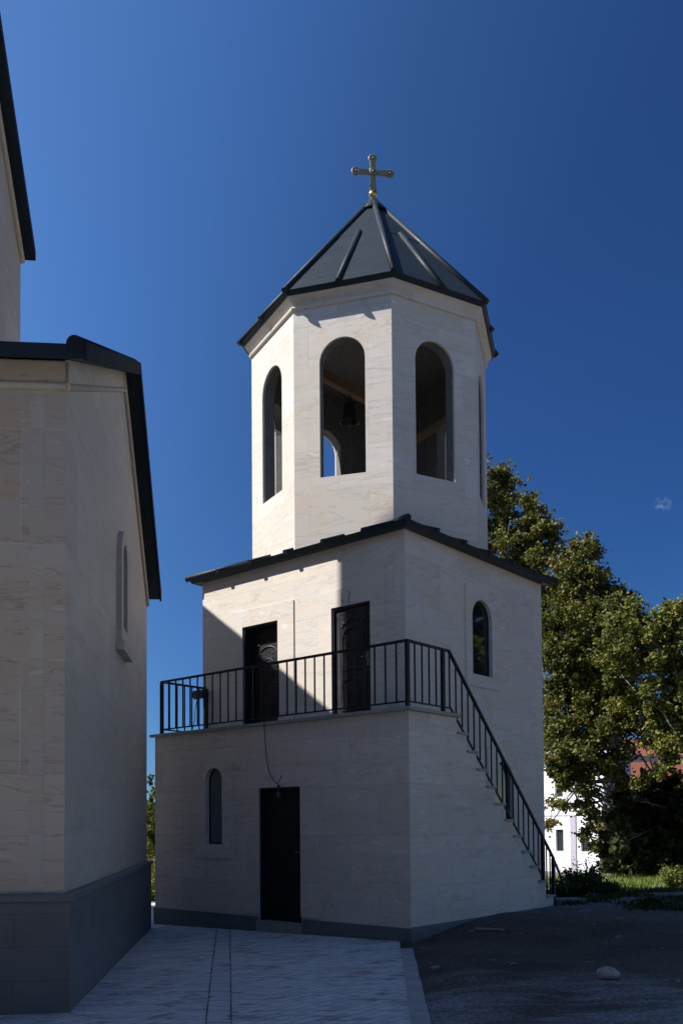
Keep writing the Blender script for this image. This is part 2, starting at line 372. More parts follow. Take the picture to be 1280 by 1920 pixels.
def sheet(name, xs, ys, zf, mat, keep=None):
    X, Y = np.meshgrid(xs, ys); Z = zf(X, Y); nx = len(xs)
    me = bpy.data.meshes.new(name); fs = [(j * nx + i, j * nx + i + 1, (j + 1) * nx + i + 1, (j + 1) * nx + i) for j in range(len(ys) - 1) for i in range(nx - 1)
                                         if keep is None or keep((xs[i] + xs[i + 1]) / 2, (ys[j] + ys[j + 1]) / 2)]
    me.from_pydata(list(zip(X.ravel(), Y.ravel(), Z.ravel())), [], fs); boxuv(me); me.materials.append(mat)
    me.polygons.foreach_set('use_smooth', [True] * len(fs))
    o = bpy.data.objects.new(name, me); CO.objects.link(o); return tag(o, kind='structure')
def rough(X, Y):
    z = ground(X, Y); g = np.zeros_like(z)
    r2 = np.random.default_rng(3)
    for k in range(26):
        a = r2.uniform(0, 2 * pi); f = r2.uniform(.8, 7); g += np.sin((X * cos(a) + Y * sin(a)) * f + r2.uniform(0, 6)) * .012 / (f ** .8)
    kx = .87 + (Y - 7.3) * .0735
    m = sstep(kx - .05, kx + .5, X)                                       # right of the pavement the ground is rough
    m = np.maximum(m, sstep(20, 22, Y)) * (1 - sstep(40, 80, np.hypot(X, Y)))
    return z - .03 + .055 * m + g * .9 * m
sheet('ground', axis(-900, 900, .14, .3, 11), axis(-300, 1500, .14, 5.5, 26), rough, M['gravel'])
# pavement between church and tower: quads follow its slanting right edge
def strip_sheet(name, y0, y1, ny, xl, xr, nx, dz, mat):
    vs = []; 
    for j in range(ny + 1):
        y = y0 + (y1 - y0) * j / ny
        for i in range(nx + 1):
            x = xl(y) + (xr(y) - xl(y)) * i / nx; vs.append((x, y, float(ground(x, y)) + dz))
    fs = [(j * (nx + 1) + i, j * (nx + 1) + i + 1, (j + 1) * (nx + 1) + i + 1, (j + 1) * (nx + 1) + i) for j in range(ny) for i in range(nx)]
    o = MB().add(vs, fs).build(name, mat); return tag(o, kind='structure')
kx = lambda y: .87 + (y - 7.3) * .0735
chl = lambda y: -.90 + (y - 7.3) * -.1; chr_ = lambda y: -.70 + (y - 7.3) * -.098
strip_sheet('pavement', -8, 22, 90, lambda y: -9., lambda y: kx(y) - .13, 30, 0.0, M['paver'])
strip_sheet('drain_channel', -4, 14.6, 60, chl, chr_, 2, .005, M['channel'])
for nm, e in (('drain_edge', chl), ('drain_edge', chr_)):
    b = MB(); N = 60
    for j in range(N):
        y = -4 + 18.6 * j / N; y2 = -4 + 18.6 * (j + 1) / N; z, z2 = float(ground(e(y), y)), float(ground(e(y2), y2))
        b.add([(e(y) - .004 - .003 * sin(j * 1.7), y, z + .009), (e(y) + .005, y, z + .009), (e(y2) + .005, y2, z2 + .009), (e(y2) - .004 - .003 * sin(j * 1.7 + 1.7), y2, z2 + .009)], [(0, 1, 2, 3)])
    tag(b.build(nm, M['black']), kind='structure')
b = MB(); N = 40
for j in range(N + 1):
    y = -6 + 17.5 * j / N; z = float(ground(kx(y), y)); wb = .004 * sin(j * 2.1)
    b.v += [(kx(y) - .13, y, z - .2), (kx(y) - .13, y, z + .012), (kx(y) + .02 + wb, y, z + .012), (kx(y) + .03 + wb, y, z - .2)]
for j in range(N):
    for k in range(3): b.f.append((4 * j + k, 4 * j + k + 1, 4 * j + k + 5, 4 * j + k + 4)); b.sm.append(False)
tag(b.build('kerb', M['kerb']), kind='structure')

# ------------------------------------------------------------------ bell tower (local: x right and back along the stair wall, y left and back along the door wall)
tower = empty('bell_tower', (FX, FY, 0), atan2(Vy, Vx), label='cream stone bell tower with octagonal belfry and outside stair', cat='tower')
Hb, LU, SW, TW = 3.2046, 5.47, .852, 1.138
UX1, UY1 = 5.557, 5.489
DX, DY, RD, RE = 3.335, 3.187, 2.2486, 2.4677
exf, nf = (0, 1, 0), (-1, 0, 0)      # door faces
exr, nr = (1, 0, 0), (0, -1, 0)      # stair faces
S = M['stone']
MB().panel((0, 0, 0), exf, nf, rect(0, LU, -.4, Hb - .05), [rect(1.995, 2.885, .1, 2.18), arch(3.722, 4.138, 1.287, 2.55)], .25).build('wall', S, tower)
st = [(.25, -.4), (.25, Hb - .05), (1.22, Hb - .05)]
RI, DJ, J0 = .2567, .2698, 1.2218
for k in range(1, 12):
    st += [(J0 + DJ * (k - 1) - .02, Hb - RI * k - .035), (J0 + DJ * k - .02, Hb - RI * k - .035)]
st[2] = (J0 - .02, Hb - .05)
st += [(J0 + DJ * 11 - .02, -.4)]
MB().prism([(x, 0, z) for x, z in st], (0, SW - .003, 0)).build('stair_base', S, tower)
MB().panel((TW, 0, 0), exf, nf, rect(SW, UY1, 2.6, 6.15), [rect(1.525, 2.33, Hb, 5.14), rect(3.538, 4.41, Hb, 5.135)], .3).build('wall', S, tower)
MB().panel((0, SW, 0), exr, nr, rect(TW + .3, UX1, -.4, 6.15), [arch(3.045, 3.685, 4.13, 5.43), arch(3.70, 4.34, 1.55, 2.69)], .3).build('wall', S, tower)
MB().box(TW + .3, UX1, UY1 - .3, UY1, -.4, 6.15).build('wall', S, tower)
MB().box(UX1 - .3, UX1, SW + .3, UY1 - .3, -.4, 6.15).build('wall', S, tower)
MB().box(.25, TW + .3, LU - .3, LU, -.4, Hb - .05).build('wall', S, tower)
# plinth: a thin grey skin proud of the wall
b = MB().box(-.022, -.001, -.022, 1.96, -.4, .182).box(-.022, -.001, 2.92, LU + .02, -.4, .165)
b.box(-.001, 4.19, -.022, -.001, -.4, .195)
b.build('plinth', M['grey'], tower)
MB().box(-.05, .1, 1.96, 2.92, -.4, .115).build('doorstep', M['slab'], tower)
# terrace slab and treads
MB().prism([(-.07, -.07, 0), (J0, -.07, 0), (J0, SW - .002, 0), (TW - .002, SW - .002, 0), (TW - .002, LU + .07, 0), (-.07, LU + .07, 0)], (0, 0, .05)).build('terrace_slab', M['slab'], tower, (0, 0, Hb - .05), .006)
tm = None
for k in range(1, 12):
    x0 = J0 + DJ * (k - 1) - .02 + .001
    if tm is None: tm = MB().box(0, DJ + .025, -.03, SW - .004, 0, .035).build('stair_tread', M['slab'], tower, (x0, 0, Hb - RI * k - .0345), .004)
    else:
        c = tm.copy(); CO.objects.link(c); c.parent = tower; c.location = (x0, 0, Hb - RI * k - .0345)
# door and window surrounds, 25 to 30 mm proud
def surround(o, ex, nrm, outer, hole, t=.028, name='surround'):
    return MB().panel(Vector(o) + Vector(nrm) * t, ex, nrm, outer, [hole], t - .001).build(name, S, tower)
def frame3(u0, u1, z0, z1, du, dz):     # door trim: three-sided
    return [(u0 - du, z0), (u0, z0), (u0, z1), (u1, z1), (u1, z0), (u1 + du, z0), (u1 + du, z1 + dz), (u0 - du, z1 + dz)]
MB().panel((TW - .02, 0, 0), exf, nf, frame3(3.538, 4.41, Hb + .002, 5.135, .375, .29), [], .019).build('surround', S, tower)
MB().panel((TW - .012, 0, 0), exf, nf, frame3(1.525, 2.33, Hb + .002, 5.14, .3, .29), [], .011).build('surround', S, tower)
MB().panel((-.024, 0, 0), exf, nf, frame3(1.995, 2.885, .215, 2.18, .34, .02), [], .023).build('surround', S, tower)
surround((0, 0, 0), exf, nf, rect(3.48, 4.42, 1.06, 2.6), arch(3.722, 4.138, 1.287, 2.55), .02)
surround((0, SW, 0), exr, nr, rect(2.84, 3.92, 3.92, 5.62), arch(3.045, 3.685, 4.13, 5.43), .02)
surround((0, SW, 0), exr, nr, rect(3.5, 4.55, 1.3, 2.9), arch(3.70, 4.34, 1.55, 2.69), .02)

def relief_door(name, u0, u1, z0, z1, X, recess, tower, swing=0):
    """dark steel leaf with pressed panels in a thin steel frame; plane x = X + recess"""
    xd = X + recess; m = MB().box(xd, xd + .05, u0 + .045, u1 - .045, z0 + .015, z1 - .045)
    W, H, c = u1 - u0 - .09, z1 - z0, (u0 + u1) / 2
    def P(a, zz, dx=0): return (xd - .004 - dx, c + a * W / 2, z0 + zz * H)
    def ring(pts, r): m.tube(pts + [pts[0]], r, 6, False)
    ring([P(-.78, .07), P(.78, .07), P(.78, .94), P(-.78, .94)], .007)
    up = [P(-.6, .46), P(.6, .46), P(.6, .72)] + [P(.6 * cos(t * pi / 10), .72 + .09 * sin(t * pi / 10)) for t in range(11)][1:-1] + [P(-.6, .72)]
    ring(up, .016); ring([P(-.6, .12), P(.6, .12), P(.6, .33)] + [P(.6 * cos(t * pi / 10), .33 + .06 * sin(t * pi / 10)) for t in range(11)][1:-1] + [P(-.6, .33)], .014)
    ring([P(.4 * cos(t * pi / 8), .6 + .1 * sin(t * pi / 8)) for t in range(16)], .008); ring([P(.34 * cos(t * pi / 8), .22 + .06 * sin(t * pi / 8)) for t in range(16)], .008)
    r = random.Random(5)
    for t in range(15):                                   # leafy crest over the arch
        a = -.62 + 1.24 * t / 14; z = .845 + .045 * cos(a * 2.4) - .03 * abs(a)
        m.ball(P(a, z + .012 * (t % 2)), .024 + .012 * (t % 3 == 1), 7, (.45, 1, 1.1))
        m.ball(P(a * .7, z + .035), .015, 6, (.45, 1.2, .9))
    for t in range(60):
        a, z = r.uniform(-.5, .5), r.uniform(.5, .76); m.ball(P(a, z), r.uniform(.008, .018), 6, (.5, 1, 1))
    for t in range(30):
        a, z = r.uniform(-.45, .45), r.uniform(.15, .33); m.ball(P(a, z), r.uniform(.008, .016), 6, (.5, 1, 1))
    d = m.build(name, M['door'], tower)
    MB().panel((X + .012, 0, 0), exf, nf, frame3(u0 + .035, u1 - .035, z0 + .001, z1 - .035, .034, .034), [], recess + .03).build('door_frame', M['frame'], d)
    h = MB().box(xd - .012, xd, u0 + .07, u0 + .11, z0 + .92, z0 + 1.14); h.tube([(xd - .012, u0 + .09, z0 + 1.06), (xd - .05, u0 + .09, z0 + 1.06), (xd - .05, u0 + .2, z0 + 1.06)], .009, 8)
    h.build('handle', M['pewter'], d); return d
relief_door('door', 1.995, 2.885, .117, 2.18, 0, .13, tower)
relief_door('door', 1.525, 2.33, Hb, 5.14, TW, .05, tower)
relief_door('door', 3.538, 4.41, Hb, 5.135, TW, .21, tower)
def arch_window(o, ex, nrm, u0, u1, z0, zt, rec, pane, parent, fr=.045, th=.06):
    o, ex, nrm = Vector(o), Vector(ex), Vector(nrm)
    f = MB().panel(o - nrm * rec, ex, nrm, arch(u0 + .001, u1 - .001, z0 + .001, zt - .001), [arch(u0 + fr, u1 - fr, z0 + fr, zt - fr)], th)
    wd = f.build('window', M['frame'], parent)
    MB().panel(o - nrm * (rec + th * .4), ex, nrm, arch(u0 + fr - .005, u1 - fr + .005, z0 + fr - .005, zt - fr + .005), [], .008).build('pane', pane, wd)
    return wd
arch_window((0, 0, 0), exf, nf, 3.722, 4.138, 1.287, 2.55, .075, M['glass_pale'], tower, .025, .03)
arch_window((0, SW, 0), exr, nr, 3.045, 3.685, 4.13, 5.43, .045, M['glass'], tower, .03, .035)
arch_window((0, SW, 0), exr, nr, 3.70, 4.34, 1.55, 2.69, .045, M['glass'], tower, .03, .035)

# skirt roof
EO = .2; ex0, ex1, ey0, ey1 = TW - EO, UX1 + EO, SW - EO, UY1 + EO
def sq(o, z, i=0): return [(ex0 + i, ey0 + i, z), (ex1 - i, ey0 + i, z), (ex1 - i, ey1 - i, z), (ex0 + i, ey1 - i, z)]
TAN = .40
def rz(i): return 6.205 + i * TAN
sk = MB().loft([sq(0, 6.14, .21), sq(0, 6.12, .065), sq(0, 6.205), sq(0, rz(1.75), 1.75)]).build('lower_roof', M['roof'], tower)
def roll(p, q, r, name, parent):
    p, q = Vector(p), Vector(q); return MB().tube([p, q], r, 10).build(name, M['roof'], parent)
for k, (cx_, cy_, dx_, dy_) in enumerate(((ex0, ey0, 1, 1), (ex1, ey0, -1, 1), (ex1, ey1, -1, -1), (ex0, ey1, 1, -1))):
    roll((cx_ - .03 * dx_, cy_ - .03 * dy_, rz(-.03) + .01), (cx_ + 1.3 * dx_, cy_ + 1.3 * dy_, rz(1.3) + .01), .055, 'hip_roll', sk)
for k in range(1, 6):
    yy = ey0 + (ey1 - ey0) * k / 6; i1 = min(yy - ey0, ey1 - yy, 1.5)
    roll((ex0 - .025, yy, rz(-.025) + .005), (ex0 + i1, yy, rz(i1) + .005), .042, 'batten_roll', sk)
    xx = ex0 + (ex1 - ex0) * k / 6; i1 = min(xx - ex0, ex1 - xx, 1.5)
    roll((xx, ey0 - .025, rz(-.025) + .005), (xx, ey0 + i1, rz(i1) + .005), .042, 'batten_roll', sk)

# octagonal belfry
ROT, BB = -.0383, .0037
def ov(k, r, z, c=(DX, DY)):
    a = ROT + k * pi / 4 + (BB if k % 2 else -BB); return Vector((c[0] - r * sin(a), c[1] - r * cos(a), z))
dm = MB()
for k in range(8):
    p, q = ov(k, RD, 0), ov(k + 1, RD, 0); e = (q - p); L = e.length; e.normalize(); nn = Vector((e.y, -e.x, 0))
    if nn.dot((p + q) / 2 - Vector((DX, DY, 0))) < 0: nn = -nn
    dm.panel(p, e, nn, rect(0, L, 6.2, 10.6), [arch(L * .268, L * .732, 7.45, 9.81, 16)], .045, .045 * math.tan(pi / 8), sides=False)
dm.build('belfry_wall', S, tower)
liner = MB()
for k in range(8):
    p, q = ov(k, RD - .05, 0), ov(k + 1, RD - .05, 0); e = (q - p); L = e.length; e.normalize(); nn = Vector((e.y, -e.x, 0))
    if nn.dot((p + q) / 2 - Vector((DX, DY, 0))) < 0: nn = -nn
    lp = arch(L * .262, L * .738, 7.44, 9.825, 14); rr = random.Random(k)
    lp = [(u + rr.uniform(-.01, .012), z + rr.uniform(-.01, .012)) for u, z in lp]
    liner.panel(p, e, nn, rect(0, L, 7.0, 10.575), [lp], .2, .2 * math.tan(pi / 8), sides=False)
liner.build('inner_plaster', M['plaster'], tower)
MB().loft([[ov(k, RD - .28, 7.12) for k in range(8)], [ov(k, .05, 7.13) for k in range(8)]]).build('belfry_floor', M['plaster'], tower)
MB().loft([[ov(k, RD + d, z) for k in range(8)] for d, z in ((.0015, 10.38), (.045, 10.395), (.055, 10.42), (.045, 10.445), (.012, 10.455), (.02, 10.48), (.145, 10.598))], False).build('cornice', S, tower)
AP = Vector((DX, DY - .11, 13.52))
EZ = 10.60
def cone(k, r, lift=0):
    """point on the cone at fraction r of the eave radius"""
    e = ov(k, RE, EZ + .055); return e.lerp(AP, 1 - r) + Vector((0, 0, lift))
cr = MB().loft([[ov(k, RD - .3, EZ + .002) for k in range(8)], [ov(k, RE - .06, EZ - .01) for k in range(8)], [ov(k, RE, EZ + .055) for k in range(8)]])
cr.loft([[cone(k, 1) for k in range(8)], [cone(k, .455) for k in range(8)]])
cr.loft([[cone(k, .455, .012) for k in range(8)], [cone(k, .01, .012) for k in range(8)]]); cr.loft([[cone(k, .455) for k in range(8)], [cone(k, .455, .012) for k in range(8)]])
croof = cr.build('spire_roof', M['roof'], tower)
MB().poly([ov(k, RD - .2, EZ - .012) for k in range(8)]).build('ceiling', M['plaster'], tower)
for k in range(8):
    MB().tube([cone(k, 1.008, .012), cone(k, .05, .012)], .052, 12).build('ridge_roll', M['roof'], croof)
    mp = (cone(k, 1.01) + cone(k + 1, 1.01)) / 2; mq = (cone(k, .43) + cone(k + 1, .43)) / 2
    MB().tube([mp + Vector((0, 0, .01)), mq + Vector((0, 0, .01))], .05, 12).build('batten_roll', M['roof'], croof)
MB().lathe([(.30, -.32), (.315, -.30), (.19, -.15), (.05, .05), (.035, .06), (0.001, .06)], AP, 24).build('spire_cap', M['roof'], croof)

# cross on its ball
crs = empty('roof_cross', AP + Vector((0, 0, .05)), 0, label='gilded cross with round rosette ends on the spire tip', cat='cross')
crs.parent = None
mw = Matrix.Translation((FX, FY, 0)) @ Matrix.Rotation(atan2(Vy, Vx), 4, 'Z')
crs.location = mw @ (AP + Vector((0, 0, .025))); crs.rotation_euler = (0, 0, radians(7))
MB().ball((0, 0, .085), .085, 18).build('ball', M['gold'], crs)
z0 = .52
def flare(p, q, w0, w1, t=.045):
    p, q = Vector(p), Vector(q); d = (q - p).normalized(); s_ = Vector((0, 1, 0)).cross(d)
    pts = [p + s_ * w0, p - s_ * w0, q - s_ * w1, q + s_ * w1]
    return MB().prism([v + Vector((0, -t / 2, 0)) for v in pts], (0, t, 0))
stem = flare((0, 0, .15), (0, 0, z0 - .02), .068, .047)
stem.build('stem', M['pewter'], crs, None, .006)
for a in (0, pi, pi / 2):
    d = Vector((cos(a), 0, sin(a))); L = .33 if a != pi / 2 else .27
    arm = flare(Vector((0, 0, z0)) + d * .03, Vector((0, 0, z0)) + d * (L - .04), .043, .054).build('arm', M['pewter'], crs, None, .006)
    c = Vector((0, 0, z0)) + d * L; ro = MB()
    ro.tube([c + Vector((.068 * cos(t * pi / 10), 0, .068 * sin(t * pi / 10))) for t in range(21)], .019, 8, False)
    ro.tube([c + Vector((0, -.02, 0)), c + Vector((0, .02, 0))], .022, 10)
    for t in range(8): ro.bar(c, c + Vector((.062 * cos(t * pi / 4), 0, .062 * sin(t * pi / 4))), .016, .02)
    ro.ball(c + Vector((0, -.028, 0)), .016, 8); ro.build('rosette', M['pewter'], arm)
bo = MB()
bo.tube([Vector((.055 * cos(t * pi / 8), -.03, z0 + .055 * sin(t * pi / 8))) for t in range(17)], .014, 8, False)
for dx_, dz_ in ((1, 1), (1, -1), (-1, 1), (-1, -1)): bo.ball((dx_ * .05, 0, z0 + dz_ * .05), .024, 8)
bo.ball((0, -.035, z0), .026, 10); bo.build('boss', M['pewter'], crs)

# bell on its beam
bmx = mw.inverted()
b0, b1 = Vector((-.62, 15.33, 9.78)), Vector((1.98, 18.12, 9.78))
bd = (b1 - b0).normalized(); cen = Vector((.66, 16.7, 9.78))
MB().bar(bmx @ (cen - bd * 1.62), bmx @ (cen + bd * 2.0), .13, .17).build('bell_beam', M['wood'], tower)
MB().bar(bmx @ Vector((1.5, 18.4, 9.2)), bmx @ Vector((2.6, 16.6, 9.2)), .1, .12).build('bell_beam', M['wood'], tower)
bell = empty('church_bell', (cen.x, cen.y, 9.14), label='dark bronze bell hanging from a beam inside the belfry', cat='bell')
MB().lathe([(.001, .40), (.08, .395), (.105, .36), (.115, .25), (.135, .12), (.17, .03), (.185, 0), (.172, 0), (.15, .04), (.1, .2), (.08, .33), (.001, .34)], (0, 0, 0), 28).build('bell_body', M['bronze'], bell)
MB().tube([(0, 0, .40), (-.04, 0, .46), (0, 0, .52), (.04, 0, .46), (0, 0, .40)], .016, 8, False).tube([(0, 0, .5), (.02, 0, .6), (0, 0, .72)], .014, 6).build('crown_loop', M['bronze'], bell)
MB().tube([(0, 0, .32), (0, 0, -.02)], .012, 8).ball((0, 0, -.03), .035, 10).build('clapper', M['bronze'], bell)
MB().tube([(0, 0, -.06), (.01, 0, -.6), (.035, .02, -1.3), (.06, .03, -1.95)], .006, 6).build('rope', M['rope'], bell)

# railing of terrace and stair
rail = MB(); rh, rb, YO, XO = Hb + .925, Hb + .085, .04, .04
YL = LU - .14
rail.bar((XO, YO - .02, rh), (XO, YL + .02, rh), .04, .035).bar((XO, YO, rb), (XO, YL, rb), .022, .022)
XE = TW - .06
rail.bar((XO - .02, YL, rh - .001), (XE, YL, rh - .001), .04, .035).bar((XO, YL, rb), (XE, YL, rb), .022, .022)
XK = 1.09
rail.bar((XO - .02, YO, rh - .002), (XK, YO, rh - .002), .04, .035).bar((XO, YO, rb), (.92, YO, rb), .022, .022)
def hz(x): return rh - (x - XK) * .985
def lz(x): return Hb + .02 - (x - J0) * .951
rail.bar((XK - .01, YO, hz(XK) - .004), (4.28, YO, hz(4.28)), .04, .035)
rail.bar((.92, YO, rb), (1.12, YO, rb), .022, .022).bar((1.10, YO, rb + .008), (3.90, YO, lz(3.90)), .022, .03)
rail.bar((4.27, YO, hz(4.27)), (4.74, YO, .40), .03, .03)
ro = rail.build('railing', M['black'], tower)
def posts(name, pts, wdt):
    for (x, y, z0_, z1_) in pts:
        MB().box(-wdt / 2, wdt / 2, -wdt / 2, wdt / 2, 0, z1_ - z0_).build(name, M['black'], ro, (x, y, z0_))
posts('post', [(XO, YO, Hb, rh - .015), (XO, YL, Hb, rh - .015), (XE, YL, Hb, rh - .016), (.915, YO, Hb, rh - .016), (3.89, YO, lz(3.89) - .12, hz(3.89) - .02), (4.26, YO, .1, hz(4.26) - .015)], .052)
bl = []
n = 28
for k in range(1, n): bl.append((XO, YO + (YL - YO) * k / n, rb, rh - .016))
for k in range(1, 6): bl.append((XO + (XE - XO) * k / 6, YL, rb, rh - .016))
for k in range(1, 5): bl.append((XO + (.915 - XO) * k / 5, YO, rb, rh - .016))
x = 1.09
while x < 3.8:
    bl.append((x, YO, lz(x) if x > 1.1 else rb, hz(x) - .016)); x += .1655
bl += [(4.02, YO, .3, hz(4.02) - .016), (4.14, YO, .2, hz(4.14) - .016)]
posts('baluster', bl, .019)
MB().tube([(TW - .03, 1.93, 5.17), (TW - .06, 1.925, 5.22), (TW - .05, 1.9, 5.3), (TW - .07, 1.93, 5.36)], .006, 6).tube([(TW - .03, 2.06, 5.18), (TW - .05, 2.07, 5.24)], .006, 6).build('loose_wire', M['wire'], tower)

# lamp bulb hanging on its wire over the lower door; floodlight on the railing
wp = mw @ Vector((-.045, 2.42, 2.1))
bulb = empty('hanging_bulb', wp, atan2(Vy, Vx), label='bare bulb hanging on a black wire over the lower door', cat='bulb')
MB().tube([(-.035, .27, 1.1), (-.03, .265, .95), (-.01, .25, .55), (.0, .19, .3), (0, .09, .17), (0, .03, .14), (0, 0, .1)], .007, 6).tube([(0, .02, .14), (-.01, -.05, .2), (0, -.07, .26)], .006, 6).build('wire', M['wire'], bulb)
MB().lathe([(.001, .11), (.018, .11), (.02, .03), (.022, .02)], (0, 0, 0), 12).build('socket', M['black'], bulb)
MB().lathe([(.016, .03), (.02, 0), (.034, -.04), (.036, -.06), (.026, -.088), (.001, -.1)], (0, 0, 0), 14).build('glass_bulb', M['bulb'], bulb)
fp = mw @ Vector((XE - .02, YL + .02, Hb + .86))
fl = empty('floodlight', fp, atan2(Vy, Vx), label='small black floodlight clamped to the far left railing post', cat='floodlight')
h = MB().prism([(-.07, -.16, -.09), (.06, -.16, -.09), (.09, -.16, .03), (-.02, -.16, .05)], (0, .3, 0)); h.v = [(x, y + .16, z) for x, y, z in h.v]; h.build('housing', M['black'], fl)
MB().bar((0, 0, -.09), (0, 0, -.3), .03).box(-.02, .02, .02, .28, -.11, -.09).build('bracket', M['black'], fl)
MB().tube([(0, .2, -.09), (-.02, .24, -.3), (0, .28, -.5), (.01, .36, -.68), (.05, .34, -.82)], .007, 6).build('cable', M['wire'], fl)

# ------------------------------------------------------------------ church on the left (local: x out of the near gable, y away)
CYAW = radians(5.0978)
church = empty('church', (-2.09, 7.74, 0), CYAW, label='large cream stone church with grey plinth and dark metal roofs at left', cat='church')
SC, SG = M['stone_church'], M['stone_gable']
gx = -.1; Y0, Y1, YA, ZA = .12, 7.4, 4.25, 7.72
gz = lambda y: 5.72 + (ZA - 5.72) * (y - Y0) / (YA - Y0) if y < YA else ZA - (ZA - 5.56) * (y - YA) / (Y1 - YA)
win = arch(3.79, 4.21, 4.15, 5.28)
MB().panel((gx, 0, 0), (0, 1, 0), (1, 0, 0), [(Y0, .9), (Y1, .9), (Y1, gz(Y1)), (YA, gz(YA)), (Y0, gz(Y0))], [win], .3).build('gable_wall', SG, church)
MB().box(-3.6, gx - .3, Y0, Y0 + .3, .9, 5.72).build('wall', SC, church)
MB().box(-3.6, gx - .3, Y1 - .3, Y1, .9, 5.55).build('wall', SC, church)
# quoin strip at the near corner
MB().box(gx - .17, gx + .006, Y0 - .006, Y0 - .0005, .9, 5.4).build('corner_strip', SC, church)
# moulding under the eaves
def mould(p, q, parent, mat=SC):
    MB().tube([p, q], .035, 10).build('moulding', mat, parent)
mdz = -.24
b = MB().tube([(-3.6, Y0 - .012, 5.48), (gx + .012, Y0 - .012, 5.48), ], .036, 10)
b.tube([(gx + .012, Y0 - .012, gz(Y0) + mdz), (gx + .012, YA, gz(YA) + mdz), (gx + .012, Y1, gz(Y1) + mdz)], .036, 10)
b.build('moulding', SC, church)
MB().panel((gx + .03, 0, 0), (0, 1, 0), (1, 0, 0), [(Y0 - .02, gz(Y0) + mdz + .03), (YA, gz(YA) + mdz + .03), (Y1, gz(Y1) + mdz + .03), (Y1, gz(Y1)), (YA, gz(YA)), (Y0 - .02, gz(Y0))], [], .029).box(-3.6, gx + .03, Y0 - .02, Y0 - .001, 5.51, 5.70).build('frieze', SC, church)
# window
wdc = arch_window((gx, 0, 0), (0, 1, 0), (1, 0, 0), 3.79, 4.21, 4.15, 5.28, .12, M['glass'], church)
MB().panel((gx + .06, 0, 0), (0, 1, 0), (1, 0, 0), arch(3.61, 4.39, 3.92, 5.45), [arch(3.79, 4.21, 4.15, 5.28)], .059).build('window_surround', SG, church)
MB().box(gx + .001, gx + .10, 3.53, 4.47, 3.82, 3.92).build('window_sill', SG, church)
# plinth
b = MB().box(-3.6, -.03, .03, .3, -.6, .95).box(-.3, -.03, .3, 7.46, -.6, .95).box(-3.6, -.3, 7.16, 7.46, -.6, .95)
b.build('plinth', M['grey'], church)
MB().prism([(-3.6, 0, 0), (0, 0, 0), (0, 7.5, 0), (-3.6, 7.5, 0)], (0, 0, .07)).build('plinth_cap', M['grey'], church, (0, 0, .95), .012)
# low roof: two slopes with a deep verge
VX = .10
def rslab(x0, x1, ya, za, yb, zb, t): return [[(x0, ya, za), (x1, ya, za), (x1, yb, zb), (x0, yb, zb)], (0, 0, t)]
ye0, ye1 = -.12, 7.56
ze0 = gz(Y0) - .10; ze1 = gz(Y1) - .10
lr = MB().prism(*rslab(-3.6, VX, ye0, ze0, YA, gz(YA), .13)).prism(*rslab(-3.6, VX, YA, gz(YA), ye1, ze1, .13))
low = lr.build('low_roof', M['roof'], church)
MB().prism([(VX + .001, ye0 - .02, ze0 - .02), (VX + .001, YA, gz(YA) - .03), (VX + .001, YA, gz(YA) + .14), (VX + .001, ye0 - .02, ze0 + .14)], (.03, 0, 0)).build('verge', M['roof_edge'], low)
MB().prism([(VX + .001, YA, gz(YA) - .03), (VX + .001, ye1 + .02, ze1 - .03), (VX + .001, ye1 + .02, ze1 + .14), (VX + .001, YA, gz(YA) + .14)], (.03, 0, 0)).build('verge', M['roof_edge'], low)
MB().tube([(.03, ye0 - .03, ze0 + .11), (.03, YA, gz(YA) + .11)], .075, 14).build('verge_roll', M['roof_edge'], low)
# high nave gable
NX, NY0, NY1, nev = -1.91, .33, 6.16, 10.46; apz = nev + (NY1 - NY0) / 2 * .85; nm = (NY0 + NY1) / 2
MB().panel((NX, 0, 0), (0, 1, 0), (1, 0, 0), [(NY0, 4.5), (NY1, 4.5), (NY1, nev), (nm, apz), (NY0, nev)], [], .3).build('gable_wall', SG, church)
MB().box(-9, NX - .3, NY0, NY0 + .3, 4, nev).build('wall', SC, church); MB().box(-9, NX - .3, NY1 - .3, NY1, 4, nev).build('wall', SC, church)
nv = .22
b = MB().prism(*rslab(-9, NX + nv, NY0 - .12, nev - .10, nm, apz, .15)).prism(*rslab(-9, NX + nv, nm, apz, NY1 + .04, nev - .04, .15))
hi = b.build('nave_roof', M['roof'], church)
MB().tube([(NX + .02, NY1 + .005, nev - .10), (NX + .02, nm, apz - .12)], .05, 10).tube([(NX + .02, NY0, nev - .10), (NX + .02, nm, apz - .12)], .05, 10).build('moulding', SC, church)
# cross arm and dome drum, out of the picture but throwing the shade
MB().box(-9, -3.1, -3.6, 10.2, -.3, 9.72).build('transept_wall', SC, church)
b = MB().prism([(-3.02, -3.7, 9.722), (-6.05, -3.7, 12.0), (-9.08, -3.7, 9.722)], (0, 14, 0)); b.build('transept_roof', M['roof'], church)
MB().box(-14, 9, -17, -11.5, -.5, 10.5).build('added_shade_block', M['grey_and_shaded_render'], church)  # unseen block added behind the camera, holds sky light off the shaded walls
DCX, DCY, DR = -6.0, 3.23, 2.90
b = MB().lathe([(DR, 9), (DR, 16.7), (DR + .04, 16.75), (DR + .04, 16.85)], (DCX, DCY, 0), 16, False); b.build('dome_drum', SC, church)
MB().lathe([(DR + .04, 16.8), (DR + .05, 16.83), (.02, 20.6)], (DCX, DCY, 0), 16, False).build('dome_roof', M['roof'], church)

